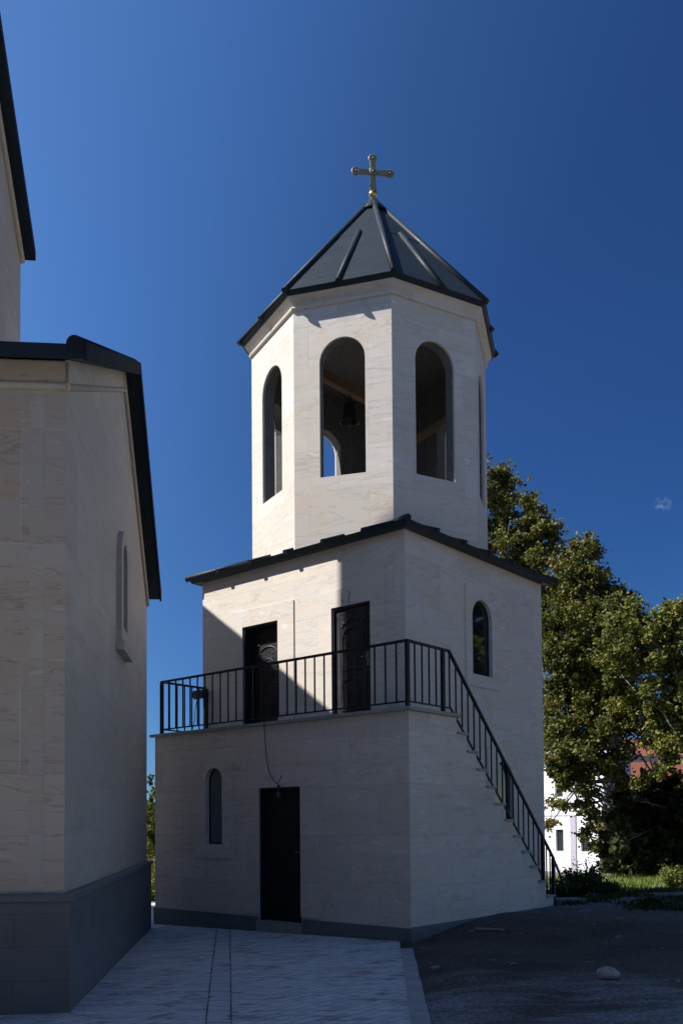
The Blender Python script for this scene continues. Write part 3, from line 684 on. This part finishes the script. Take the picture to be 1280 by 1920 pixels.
# ------------------------------------------------------------------ vegetation
def quad_mesh(name, P, ax, ay, tone, mat, parent=None, fold=.25):
    """many folded leaves: centre P, half axes ax (length) and ay (width)"""
    n = len(P); nrm = np.cross(ax, ay); nrm /= np.linalg.norm(nrm, axis=1)[:, None] + 1e-9; h = np.linalg.norm(ay, axis=1)[:, None] * fold
    V = np.empty((n, 6, 3)); V[:, 0] = P - ax; V[:, 1] = P - ax * .25 + ay + nrm * h; V[:, 2] = P + ax * .45 + ay * .8 + nrm * h
    V[:, 3] = P + ax; V[:, 4] = P + ax * .45 - ay * .8 + nrm * h; V[:, 5] = P - ax * .25 - ay + nrm * h
    me = bpy.data.meshes.new(name); me.vertices.add(6 * n); me.vertices.foreach_set('co', V.ravel())
    idx = np.arange(n)[:, None] * 6 + np.array([0, 3, 2, 1, 0, 5, 4, 3])[None, :]
    idx = np.arange(n)[:, None] * 6 + np.array([0, 1, 2, 3, 0, 3, 4, 5])[None, :]
    me.loops.add(8 * n); me.loops.foreach_set('vertex_index', idx.ravel().astype(np.int32))
    me.polygons.add(2 * n); me.polygons.foreach_set('loop_start', np.arange(0, 8 * n, 4, dtype=np.int32))
    me.update(calc_edges=True)
    at = me.attributes.new('tone', 'FLOAT', 'POINT'); at.data.foreach_set('value', np.repeat(tone, 6).astype(np.float32))
    me.materials.append(mat); o = bpy.data.objects.new(name, me); CO.objects.link(o); o.parent = parent; return o
def unit(a): return a / (np.linalg.norm(a, axis=1)[:, None] + 1e-9)
def leaves_in(blobs, n, size, r):
    """leaf sprays: sub-clumps in ellipsoids, twigs in the clumps, a handful of leaves on each twig"""
    vol = np.array([b[3] * b[4] * b[5] for b in blobs]) ** .75; m = 9; nt = n // m
    nc = max(60, nt // 15); pk = r.choice(len(blobs), nc, p=vol / vol.sum()); B = np.array(blobs)[pk]
    d = unit(r.normal(size=(nc, 3))); cl = B[:, :3] + d * B[:, 3:6] * (r.uniform(.05, 1.3, nc) ** .5)[:, None]
    cr = B[:, 3] * r.uniform(.08, .24, nc) + .05; ct = r.normal(0, .13, nc)
    ck = r.integers(0, nc, nt); o = r.normal(size=(nt, 3)) * .55; o[:, 2] *= .75
    tw = cl[ck] + o * cr[ck][:, None]
    dirn = unit(unit(tw - B[ck, :3]) + .8 * r.normal(size=tw.shape)); L = r.uniform(.08, .3, nt)
    t = r.uniform(-.3, 1, (nt, m)); P = tw[:, None, :] + dirn[:, None, :] * (t * L[:, None])[:, :, None] + r.normal(size=(nt, m, 3)) * .045
    P = P.reshape(-1, 3); k = len(P)
    nr_ = unit(r.normal(size=(k, 3)) + np.array([-.25, -.1, .75])); a = unit(np.cross(nr_, r.normal(size=(k, 3)))); b = np.cross(nr_, a)
    s = size * r.uniform(.6, 1.25, k)[:, None]
    tone = np.clip(np.repeat(.42 + ct[ck] + r.normal(0, .12, nt), m) + r.normal(0, .15, k), 0, 1)
    return P, a * s, b * s * .8, tone
def tree(name, label, base, blobs, n, size, mat, trunk_r, seed, group=None, twigs=40, cat='tree'):
    r = np.random.default_rng(seed); base = Vector(base)
    root = empty(name, base, label=label, cat=cat, group=group)
    W = [(b[0] - base.x, b[1] - base.y, b[2] - base.z, *b[3:]) for b in blobs]
    P, a, b_, tone = leaves_in(W, n, size, r); quad_mesh('crown', P, a, b_, tone, mat, root)
    m = MB(); top = max(q[2] for q in W); fork = Vector((0, 0, min(q[2] for q in W) * .55)); cx_ = np.mean([q[0] for q in W]); cy_ = np.mean([q[1] for q in W])
    lead = [Vector((0, 0, -.2)), fork * .5 + Vector((.05, 0, 0)), fork, Vector((cx_ * .5, cy_ * .5, (fork.z + top) / 2)), Vector((cx_, cy_, top))]
    m.tube(lead, [trunk_r * 1.25, trunk_r, trunk_r * .85, trunk_r * .5, trunk_r * .08], 9)
    for q in W:
        c = Vector(q[:3]); f = r.uniform(.1, .8); s0 = lead[2].lerp(lead[3], f); mid = s0.lerp(c, .5) + Vector(r.normal(size=3)) * .25
        R0 = trunk_r * .24; m.tube([s0, mid, c], [R0, R0 * .6, R0 * .25], 7)
        for t in range(max(2, twigs // len(W))):
            d = Vector(unit(r.normal(size=(1, 3)))[0]); e = c + Vector((d.x * q[3], d.y * q[4], d.z * q[5])) * .9; st_ = mid.lerp(c, r.uniform(.2, 1))
            m.tube([st_, st_.lerp(e, .5) + Vector(r.normal(size=3)) * .12, e], [R0 * .3, R0 * .2, .006], 5)
    m.build('trunk', M['bark'], root); return root
def blobs_px(lst):
    out = []
    for px, py, rp, D in lst:
        p = pix(px, py, D); r_ = rp * D / FPX; out.append((p.x, p.y, p.z, r_, r_ * 1.15, r_))
    return out
g = lambda x, y: float(ground(x, y))
tree('plane_tree', 'tall plane tree rising behind the belfry at the right of the tower', (4.6, 27.5, g(4.6, 27.5)),
     blobs_px([(905, 915, 42, 27), (935, 925, 40, 27.5), (890, 985, 60, 28), (955, 985, 50, 27), (990, 1035, 50, 26.5), (1012, 1000, 34, 26.5), (1030, 1060, 42, 26.5), (985, 960, 34, 27), (900, 1080, 70, 28), (960, 1080, 65, 27.5), (1000, 1125, 60, 26.5), (1030, 1190, 55, 27), (960, 1180, 70, 28)]),
     52000, .048, M['leaf'], .24, 11)
tree('plane_tree', 'plane tree with a ragged top between the tower and the bright tree', (9.9, 28.2, g(9.9, 28.2)),
     blobs_px([(1088, 1025, 30, 25), (1070, 1060, 38, 25), (1105, 1075, 36, 25), (1060, 1120, 55, 25.5), (1120, 1140, 55, 25), (1080, 1190, 65, 25), (1150, 1215, 66, 24.5), (1085, 1260, 65, 25.5), (1150, 1300, 75, 25), (1060, 1340, 55, 25.5), (1110, 1380, 60, 25), (1168, 1335, 52, 24.5), (1205, 1392, 26, 24.2), (1160, 1430, 24, 24.6), (1222, 1452, 22, 24.2), (1178, 1468, 20, 24.6), (1040, 1400, 30, 25), (1075, 1412, 28, 25), (1112, 1420, 34, 25), (1050, 1443, 22, 25), (1030, 1425, 18, 25), (1095, 1400, 24, 25), (1060, 1425, 20, 25.2), (1062, 1462, 13, 24.8), (1036, 1458, 12, 25), (1092, 1470, 13, 24.8), (1058, 1500, 11, 24.9), (1090, 1508, 12, 25), (1085, 1450, 20, 25.3), (1122, 1458, 26, 25), (1040, 1476, 17, 25), (1068, 1482, 15, 25), (1100, 1490, 19, 25.2), (1045, 1510, 19, 25), (1076, 1516, 14, 25), (1108, 1524, 19, 25), (1126, 1500, 19, 25), (1119, 1560, 20, 25), (1121, 1592, 16, 25), (1034, 1540, 12, 25), (1040, 1340, 50, 26), (1032, 1225, 34, 25.5), (1036, 1295, 36, 25.6), (1030, 1160, 32, 25.5)]),
     70000, .046, M['leaf'], .22, 12)
tree('plane_tree', 'yellow green plane tree nearest the right edge of the photo', (10.2, 22.5, g(10.2, 22.5)),
     blobs_px([(1180, 1145, 32, 22.5), (1225, 1170, 42, 22), (1275, 1165, 40, 21.5), (1330, 1150, 50, 22), (1190, 1200, 55, 22.5), (1255, 1215, 65, 22), (1340, 1220, 90, 22.5), (1220, 1290, 70, 23), (1300, 1310, 80, 22.5), (1258, 1345, 60, 23), (1320, 1420, 90, 23), (1400, 1300, 100, 23), (1450, 1180, 90, 23)]),
     60000, .048, M['leaf2'], .2, 13)
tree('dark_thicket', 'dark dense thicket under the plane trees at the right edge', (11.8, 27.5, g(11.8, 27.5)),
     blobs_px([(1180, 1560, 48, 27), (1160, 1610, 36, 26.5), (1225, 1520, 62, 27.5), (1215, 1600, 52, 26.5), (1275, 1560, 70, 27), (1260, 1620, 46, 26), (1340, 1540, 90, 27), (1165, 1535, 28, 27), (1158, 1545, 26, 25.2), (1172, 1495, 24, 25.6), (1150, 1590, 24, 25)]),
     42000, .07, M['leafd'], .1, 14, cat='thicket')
tree('plane_tree', 'plane tree beyond the right edge, mirrored in the tower window', (17.5, 19.5, g(17.5, 19.5)),
     [(17.5 + dx * 1.2, 19.5 + dy * 1.2, z + 2.2, 2.3, 2.3, 2.0) for dx, dy, z in ((0, 0, 8.5), (-1.5, .5, 7), (1.5, -.6, 7), (0, 1.5, 6), (-.6, -1.6, 5.6), (1.8, 1.3, 5), (-1.8, -.4, 4.4), (.5, 0, 4))], 22000, .12, M['leaf2'], .22, 15)
tree('roadside_tree', 'sunlit green tree in the gap between church and tower, upper crown', (-9.7, 52, 0),
     [(-9.7 + dx, 52 + dy, z, 1.5, 1.5, 1.1) for dx, dy, z in ((0, 0, 3.1), (-1.2, .4, 2.4), (1.1, 0, 2.3), (.2, -.4, 1.7), (1.9, .3, 3.0))], 9000, .10, M['leafd'], .15, 16)
tree('roadside_shrub', 'low sunlit shrub in the gap between church and tower', (-7.35, 40, 0),
     [(-7.35 + dx, 40 + dy, z, .9, .9, .8) for dx, dy, z in ((0, 0, 1.3), (-.8, .3, 1.0), (.7, 0, 1.1), (.1, -.3, .6), (.4, .1, 2.0), (.2, 0, -.2), (.7, -.2, -.1))], 14000, .06, M['leaf2'], .05, 17, cat='shrub')
# shrubs and weeds beside the stair foot
def shrub(name, label, px, py, D, rpx, n, size, mat, seed, tall=1.3, group=None):
    p = pix(px, py, D); r_ = rpx * D / FPX; z = g(p.x, p.y); rr = np.random.default_rng(seed)
    root = empty(name, (p.x, p.y, z), label=label, cat='shrub', group=group); m = MB(); tips = []
    for k in range(16):
        a = rr.uniform(0, 2 * pi); l = rr.uniform(.5, 1) * r_ * tall; sp = rr.uniform(.2, 1) * r_; e = Vector((cos(a) * sp, sin(a) * sp, l))
        m.tube([(0, 0, 0), tuple(e * .5 + Vector((0, 0, l * .15))), tuple(e)], [.012, .008, .003], 5); tips.append((Vector((0, 0, 0)), e))
    m.build('stem', M['bark'], root)
    k = rr.integers(0, len(tips), n); t = rr.uniform(.2, 1.05, n); E = np.array([[*e] for _, e in tips])[k]
    P = E * t[:, None] + rr.normal(size=(n, 3)) * r_ * .13 + np.array([0, 0, .02]); P[:, 2] = np.maximum(P[:, 2], .01)
    nr_ = unit(rr.normal(size=(n, 3)) + np.array([0, 0, .8])); a = unit(np.cross(nr_, rr.normal(size=(n, 3)))); b_ = np.cross(nr_, a); s = size * rr.uniform(.5, 1.3, n)[:, None]
    quad_mesh('foliage', P, a * s, b_ * s * .6, np.clip(rr.normal(.45, .22, n), 0, 1), mat, root); return root
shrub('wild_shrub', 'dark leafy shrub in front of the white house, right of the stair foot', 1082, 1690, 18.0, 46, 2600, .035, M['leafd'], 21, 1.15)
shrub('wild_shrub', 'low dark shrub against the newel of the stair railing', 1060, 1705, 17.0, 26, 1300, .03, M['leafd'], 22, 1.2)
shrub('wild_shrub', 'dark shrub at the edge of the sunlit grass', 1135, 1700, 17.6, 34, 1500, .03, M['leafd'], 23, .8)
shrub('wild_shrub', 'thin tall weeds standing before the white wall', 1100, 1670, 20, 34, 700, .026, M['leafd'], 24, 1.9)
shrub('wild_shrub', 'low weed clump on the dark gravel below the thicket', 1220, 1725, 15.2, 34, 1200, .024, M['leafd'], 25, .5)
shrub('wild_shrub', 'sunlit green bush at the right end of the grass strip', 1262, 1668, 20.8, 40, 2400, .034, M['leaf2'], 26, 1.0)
shrub('wild_shrub', 'low bush at the bottom of the gap between church and tower', 286, 1690, 19.5, 62, 3600, .034, M['leaf2'], 28, 1.15)
shrub('wild_shrub', 'tiny weed tuft growing at the foot of the stair wall', 935, 1738, 14.3, 15, 350, .018, M['leafd'], 27, .8)
# grass strip in the sun and scattered weeds: uncountable
def grass(name, n, area, h, mat, seed):
    rr = np.random.default_rng(seed); Q = area(rr, n); k = len(Q); z = rough(Q[:, 0], Q[:, 1]); hh = h * rr.uniform(.35, 1.2, k)
    a = rr.uniform(0, 2 * pi, k); ln = np.stack([np.cos(a) * .35, np.sin(a) * .35, np.ones(k)], 1) * (hh / 2)[:, None]
    P = np.stack([Q[:, 0], Q[:, 1], z], 1) + ln; wd = np.stack([-np.sin(a), np.cos(a), np.zeros(k)], 1) * .009
    o = quad_mesh(name, P, ln, wd, np.clip(rr.normal(.45, .25, k), 0, 1), mat); return tag(o, kind='stuff')
def band(rr, n):
    x = rr.uniform(5, 16, n); y = 20.6 + rr.beta(1.3, 1.6, n) * 6 + (x - 9) * .1
    clump = np.sin(x * 2.3 + 1) * np.cos(y * 1.9) + rr.normal(0, .6, n); return np.stack([x, y], 1)[clump > -.35]
def sparse(rr, n):
    x = rr.uniform(4.2, 9, n); y = rr.uniform(14.5, 20.6, n); clump = np.sin(x * 3.1) * np.cos(y * 2.7 + .6) + .5 * np.sin(x * 7 + y * 5) + rr.normal(0, .3, n)
    return np.stack([x, y], 1)[clump > .4]
tag(grass('grass', 26000, band, .16, M['blade'], 31), 'sunlit strip of green and straw coloured grass under the trees', 'grass')
tag(grass('weeds', 30000, sparse, .10, M['leafd'], 32), 'scattered dark weeds on the gravel right of the stair', 'weeds')
# loose stones
def pebbles(name, pts, sizes, mat, seed):
    rr = random.Random(seed); m = MB()
    for (x, y), s_ in zip(pts, sizes):
        z = float(rough(np.array([x]), np.array([y]))[0]); a = rr.uniform(0, pi); k = len(m.v)
        m.ball((0, 0, 0), s_, 6, (rr.uniform(.7, 1.4), rr.uniform(.6, 1), rr.uniform(.3, .6)))
        for i in range(k, len(m.v)): v = m.v[i]; j = 1 + rr.uniform(-.12, .12); m.v[i] = (x + (v[0] * cos(a) - v[1] * sin(a)) * j, y + (v[0] * sin(a) + v[1] * cos(a)) * j, z + v[2] * j + s_ * .15)
    return m.build(name, mat)
pr = random.Random(9); pts = []; sz = []
while len(pts) < 2600:
    x, y = pr.uniform(1.4, 10), 8.5 + 11 * pr.random() ** .7
    dx, dy = x - FX, y - FY; u = dx * Ux + dy * Uy; v = dx * Vx + dy * Vy
    if u > -.02 and 0 < v: continue
    if x < kx(y) + .14: continue
    if pr.random() > .12 + .75 * min(1, max(0, (v - 2) / 4)): continue
    pts.append((x, y)); sz.append(.008 + .034 * pr.random() ** 4)
tag(pebbles('gravel_stones', pts, sz, M['pebble'], 4), 'small loose stones scattered over the dark gravel', 'gravel', kind='stuff')
def onground(px, py):
    D = 10.
    for _ in range(12):
        p = pix(px, py, D); z = float(rough(np.array([p.x]), np.array([p.y]))[0]); D *= 1 + .8 * (EYE - z - (EYE - p.z)) / (EYE - p.z)
    return Vector((p.x, p.y, z))
# the boulder, chips of stone, a board, a concrete block
bp = onground(1143, 1838)
m = MB().ball((0, 0, 0), 1, 24); rr = random.Random(2)
m.v = [(x * .142 * (1 + .03 * sin(3 * z + x)), y * .11, z * (.084 if z > 0 else .07) * (1 - .1 * x) + .003 * sin(5 * x + 1)) for x, y, z in m.v]
bo_ = m.build('boulder', M['boulder'], None, (bp.x, bp.y + .06, bp.z + .052)); bo_.scale = (.82, .82, .82); bo_.rotation_euler = (0, .06, .2); tag(bo_, 'smooth pale rounded boulder resting on the dark gravel', 'boulder')
def chip(px, py, D, s_, label, ang=0.3):
    p = onground(px, py); z = p.z; o = MB().prism([(-s_, -.3 * s_, 0), (.6 * s_, -.45 * s_, 0), (s_, .1 * s_, 0), (.2 * s_, .4 * s_, 0), (-.8 * s_, .25 * s_, 0)], (0, 0, s_ * .45)).build('stone_chip', M['pebble'], None, (p.x, p.y, z - .004), .006)
    o.rotation_euler = (.08, -.06, ang); tag(o, label, 'stone')
chip(1158, 1758, 12.0, .06, 'pale flat stone chip on the gravel above the boulder', .5)
chip(1095, 1711, 15.2, .10, 'pale stone chip lying beside the low concrete block', .1)
chip(1270, 1842, 9.4, .055, 'pale stone chip at the right edge level with the boulder', 1.2)
chip(1247, 1840, 9.5, .05, 'flat stone chip between the boulder and the right edge', .2)
chip(815, 1818, 10.4, .085, 'long pale splinter on the gravel beside the kerb', .9)
chip(789, 1779, 12.0, .05, 'small pale stone by the end of the kerb at the tower corner', .4)
chip(825, 1842, 9.5, .04, 'tiny pale stone beside the kerb below the long splinter', .2)
p = onground(917, 1746); z = p.z
o = MB().box(-.2, .2, -.03, .03, 0, .02).build('old_board', M['timber'], None, (p.x, p.y, z + .02), .004); o.rotation_euler = (0, .05, -.12); tag(o, 'weathered board lying on the gravel at the stair wall', 'board')
p = pix(1066, 1712, 16.0); z = g(p.x, p.y)
o = MB().box(-.26, .26, -.2, .2, -.1, .13).build('concrete_block', M['block'], None, (p.x, p.y, z), .012); o.rotation_euler = (0, 0, .15); tag(o, 'low concrete block at the foot of the outside stair', 'block')

# ------------------------------------------------------------------ houses beyond the trees
hc = pix(1133, 1600, 46); ang = radians(127)                          # street front runs left and back from the near corner
wh = empty('white_house', (hc.x, hc.y, -1.0), ang, label='bright white two storey house seen through the plane trees', cat='house')
HW, HD, HH = 9.0, 2.4, 6.0
wins = [rect(u, u + .5, z, z + 1.15) for u in (.95, 2.55, 4.3, 6.2) for z in (1.1, 4.0)]
MB().panel((0, 0, 0), (1, 0, 0), (0, 1, 0), rect(0, HW, -.5, HH), wins, .25).build('wall', M['white_render'], wh)
MB().box(0, .25, -HD, -.251, -.5, HH).box(HW - .25, HW, -HD, -.251, -.5, HH).box(.25, HW - .25, -HD, -HD + .25, -.5, HH).build('wall', M['grey_and_shaded_render'], wh)  # same white house turned from the sun, its shade painted in as grey
for wl in wins:
    f = MB().panel((0, -.13, 0), (1, 0, 0), (0, 1, 0), wl, [], .06).build('window', M['frame'], wh)
MB().box(1.72, 2.08, .001, .06, -.5, 3.0).box(-.05, .3, .001, .05, -.5, 3.0).build('pilaster', M['lilac'], wh)
MB().box(-.05, HW, .001, .05, 3.002, 3.12).build('string_course', M['white_render'], wh)
MB().prism([(2.55 + .22, .001, .1), (2.75 + .22, .001, .45), (2.95 + .22, .001, .1), (2.75 + .22, .001, -.25)], (0, .03, 0)).build('diamond', M['lilac'], wh)
MB().prism([(-.3, .35, HH), (-.3, -HD / 2, HH + .6), (-.3, -HD - .3, HH)], (HW + .6, 0, 0)).build('roof', M['grey_and_shaded_render'], wh)
def house(name, label, px, D, rot, wdt, dep, hgt, rise, wall, roof, zb=-1.0):
    p = pix(px, 1560, D); h = empty(name, (p.x, p.y, zb), rot, label=label, cat='house')
    ws = [rect(u, u + .9, z, z + 1.3) for u in np.arange(.8, wdt - 1.2, 2.1) for z in np.arange(1.0, hgt - 1.4, 2.9)]
    MB().panel((0, 0, 0), (1, 0, 0), (0, -1, 0), rect(0, wdt, -.5, hgt), ws, .25).build('wall', wall, h)
    MB().box(0, .25, .251, dep, -.5, hgt).box(wdt - .25, wdt, .251, dep, -.5, hgt).box(.25, wdt - .25, dep - .25, dep, -.5, hgt).build('wall', wall, h)
    for wl in ws: MB().panel((0, .12, 0), (1, 0, 0), (0, -1, 0), wl, [], .06).build('window', M['frame'], h)
    r = MB().prism([(-.4, -.4, hgt), (-.4, dep / 2, hgt + rise), (-.4, dep + .4, hgt)], (wdt + .8, 0, 0)).build('roof', roof, h)
    MB().tube([(wdt - .5, -.08, -.4), (wdt - .5, -.08, hgt - .1)], .05, 8).build('downpipe', M['white_render'], h)
house('brown_house', 'brown walled house with an orange tiled roof behind the thicket', 1150, 56, .12, 9, 7, 4.6, 2.0, M['brown_wall'], M['tile'])
house('grey_house', 'tall grey house behind the brown one, mostly hidden by leaves', 1150, 74, -.1, 8, 7, 8.0, 1.8, M['grey_and_shaded_render'], M['tile'])
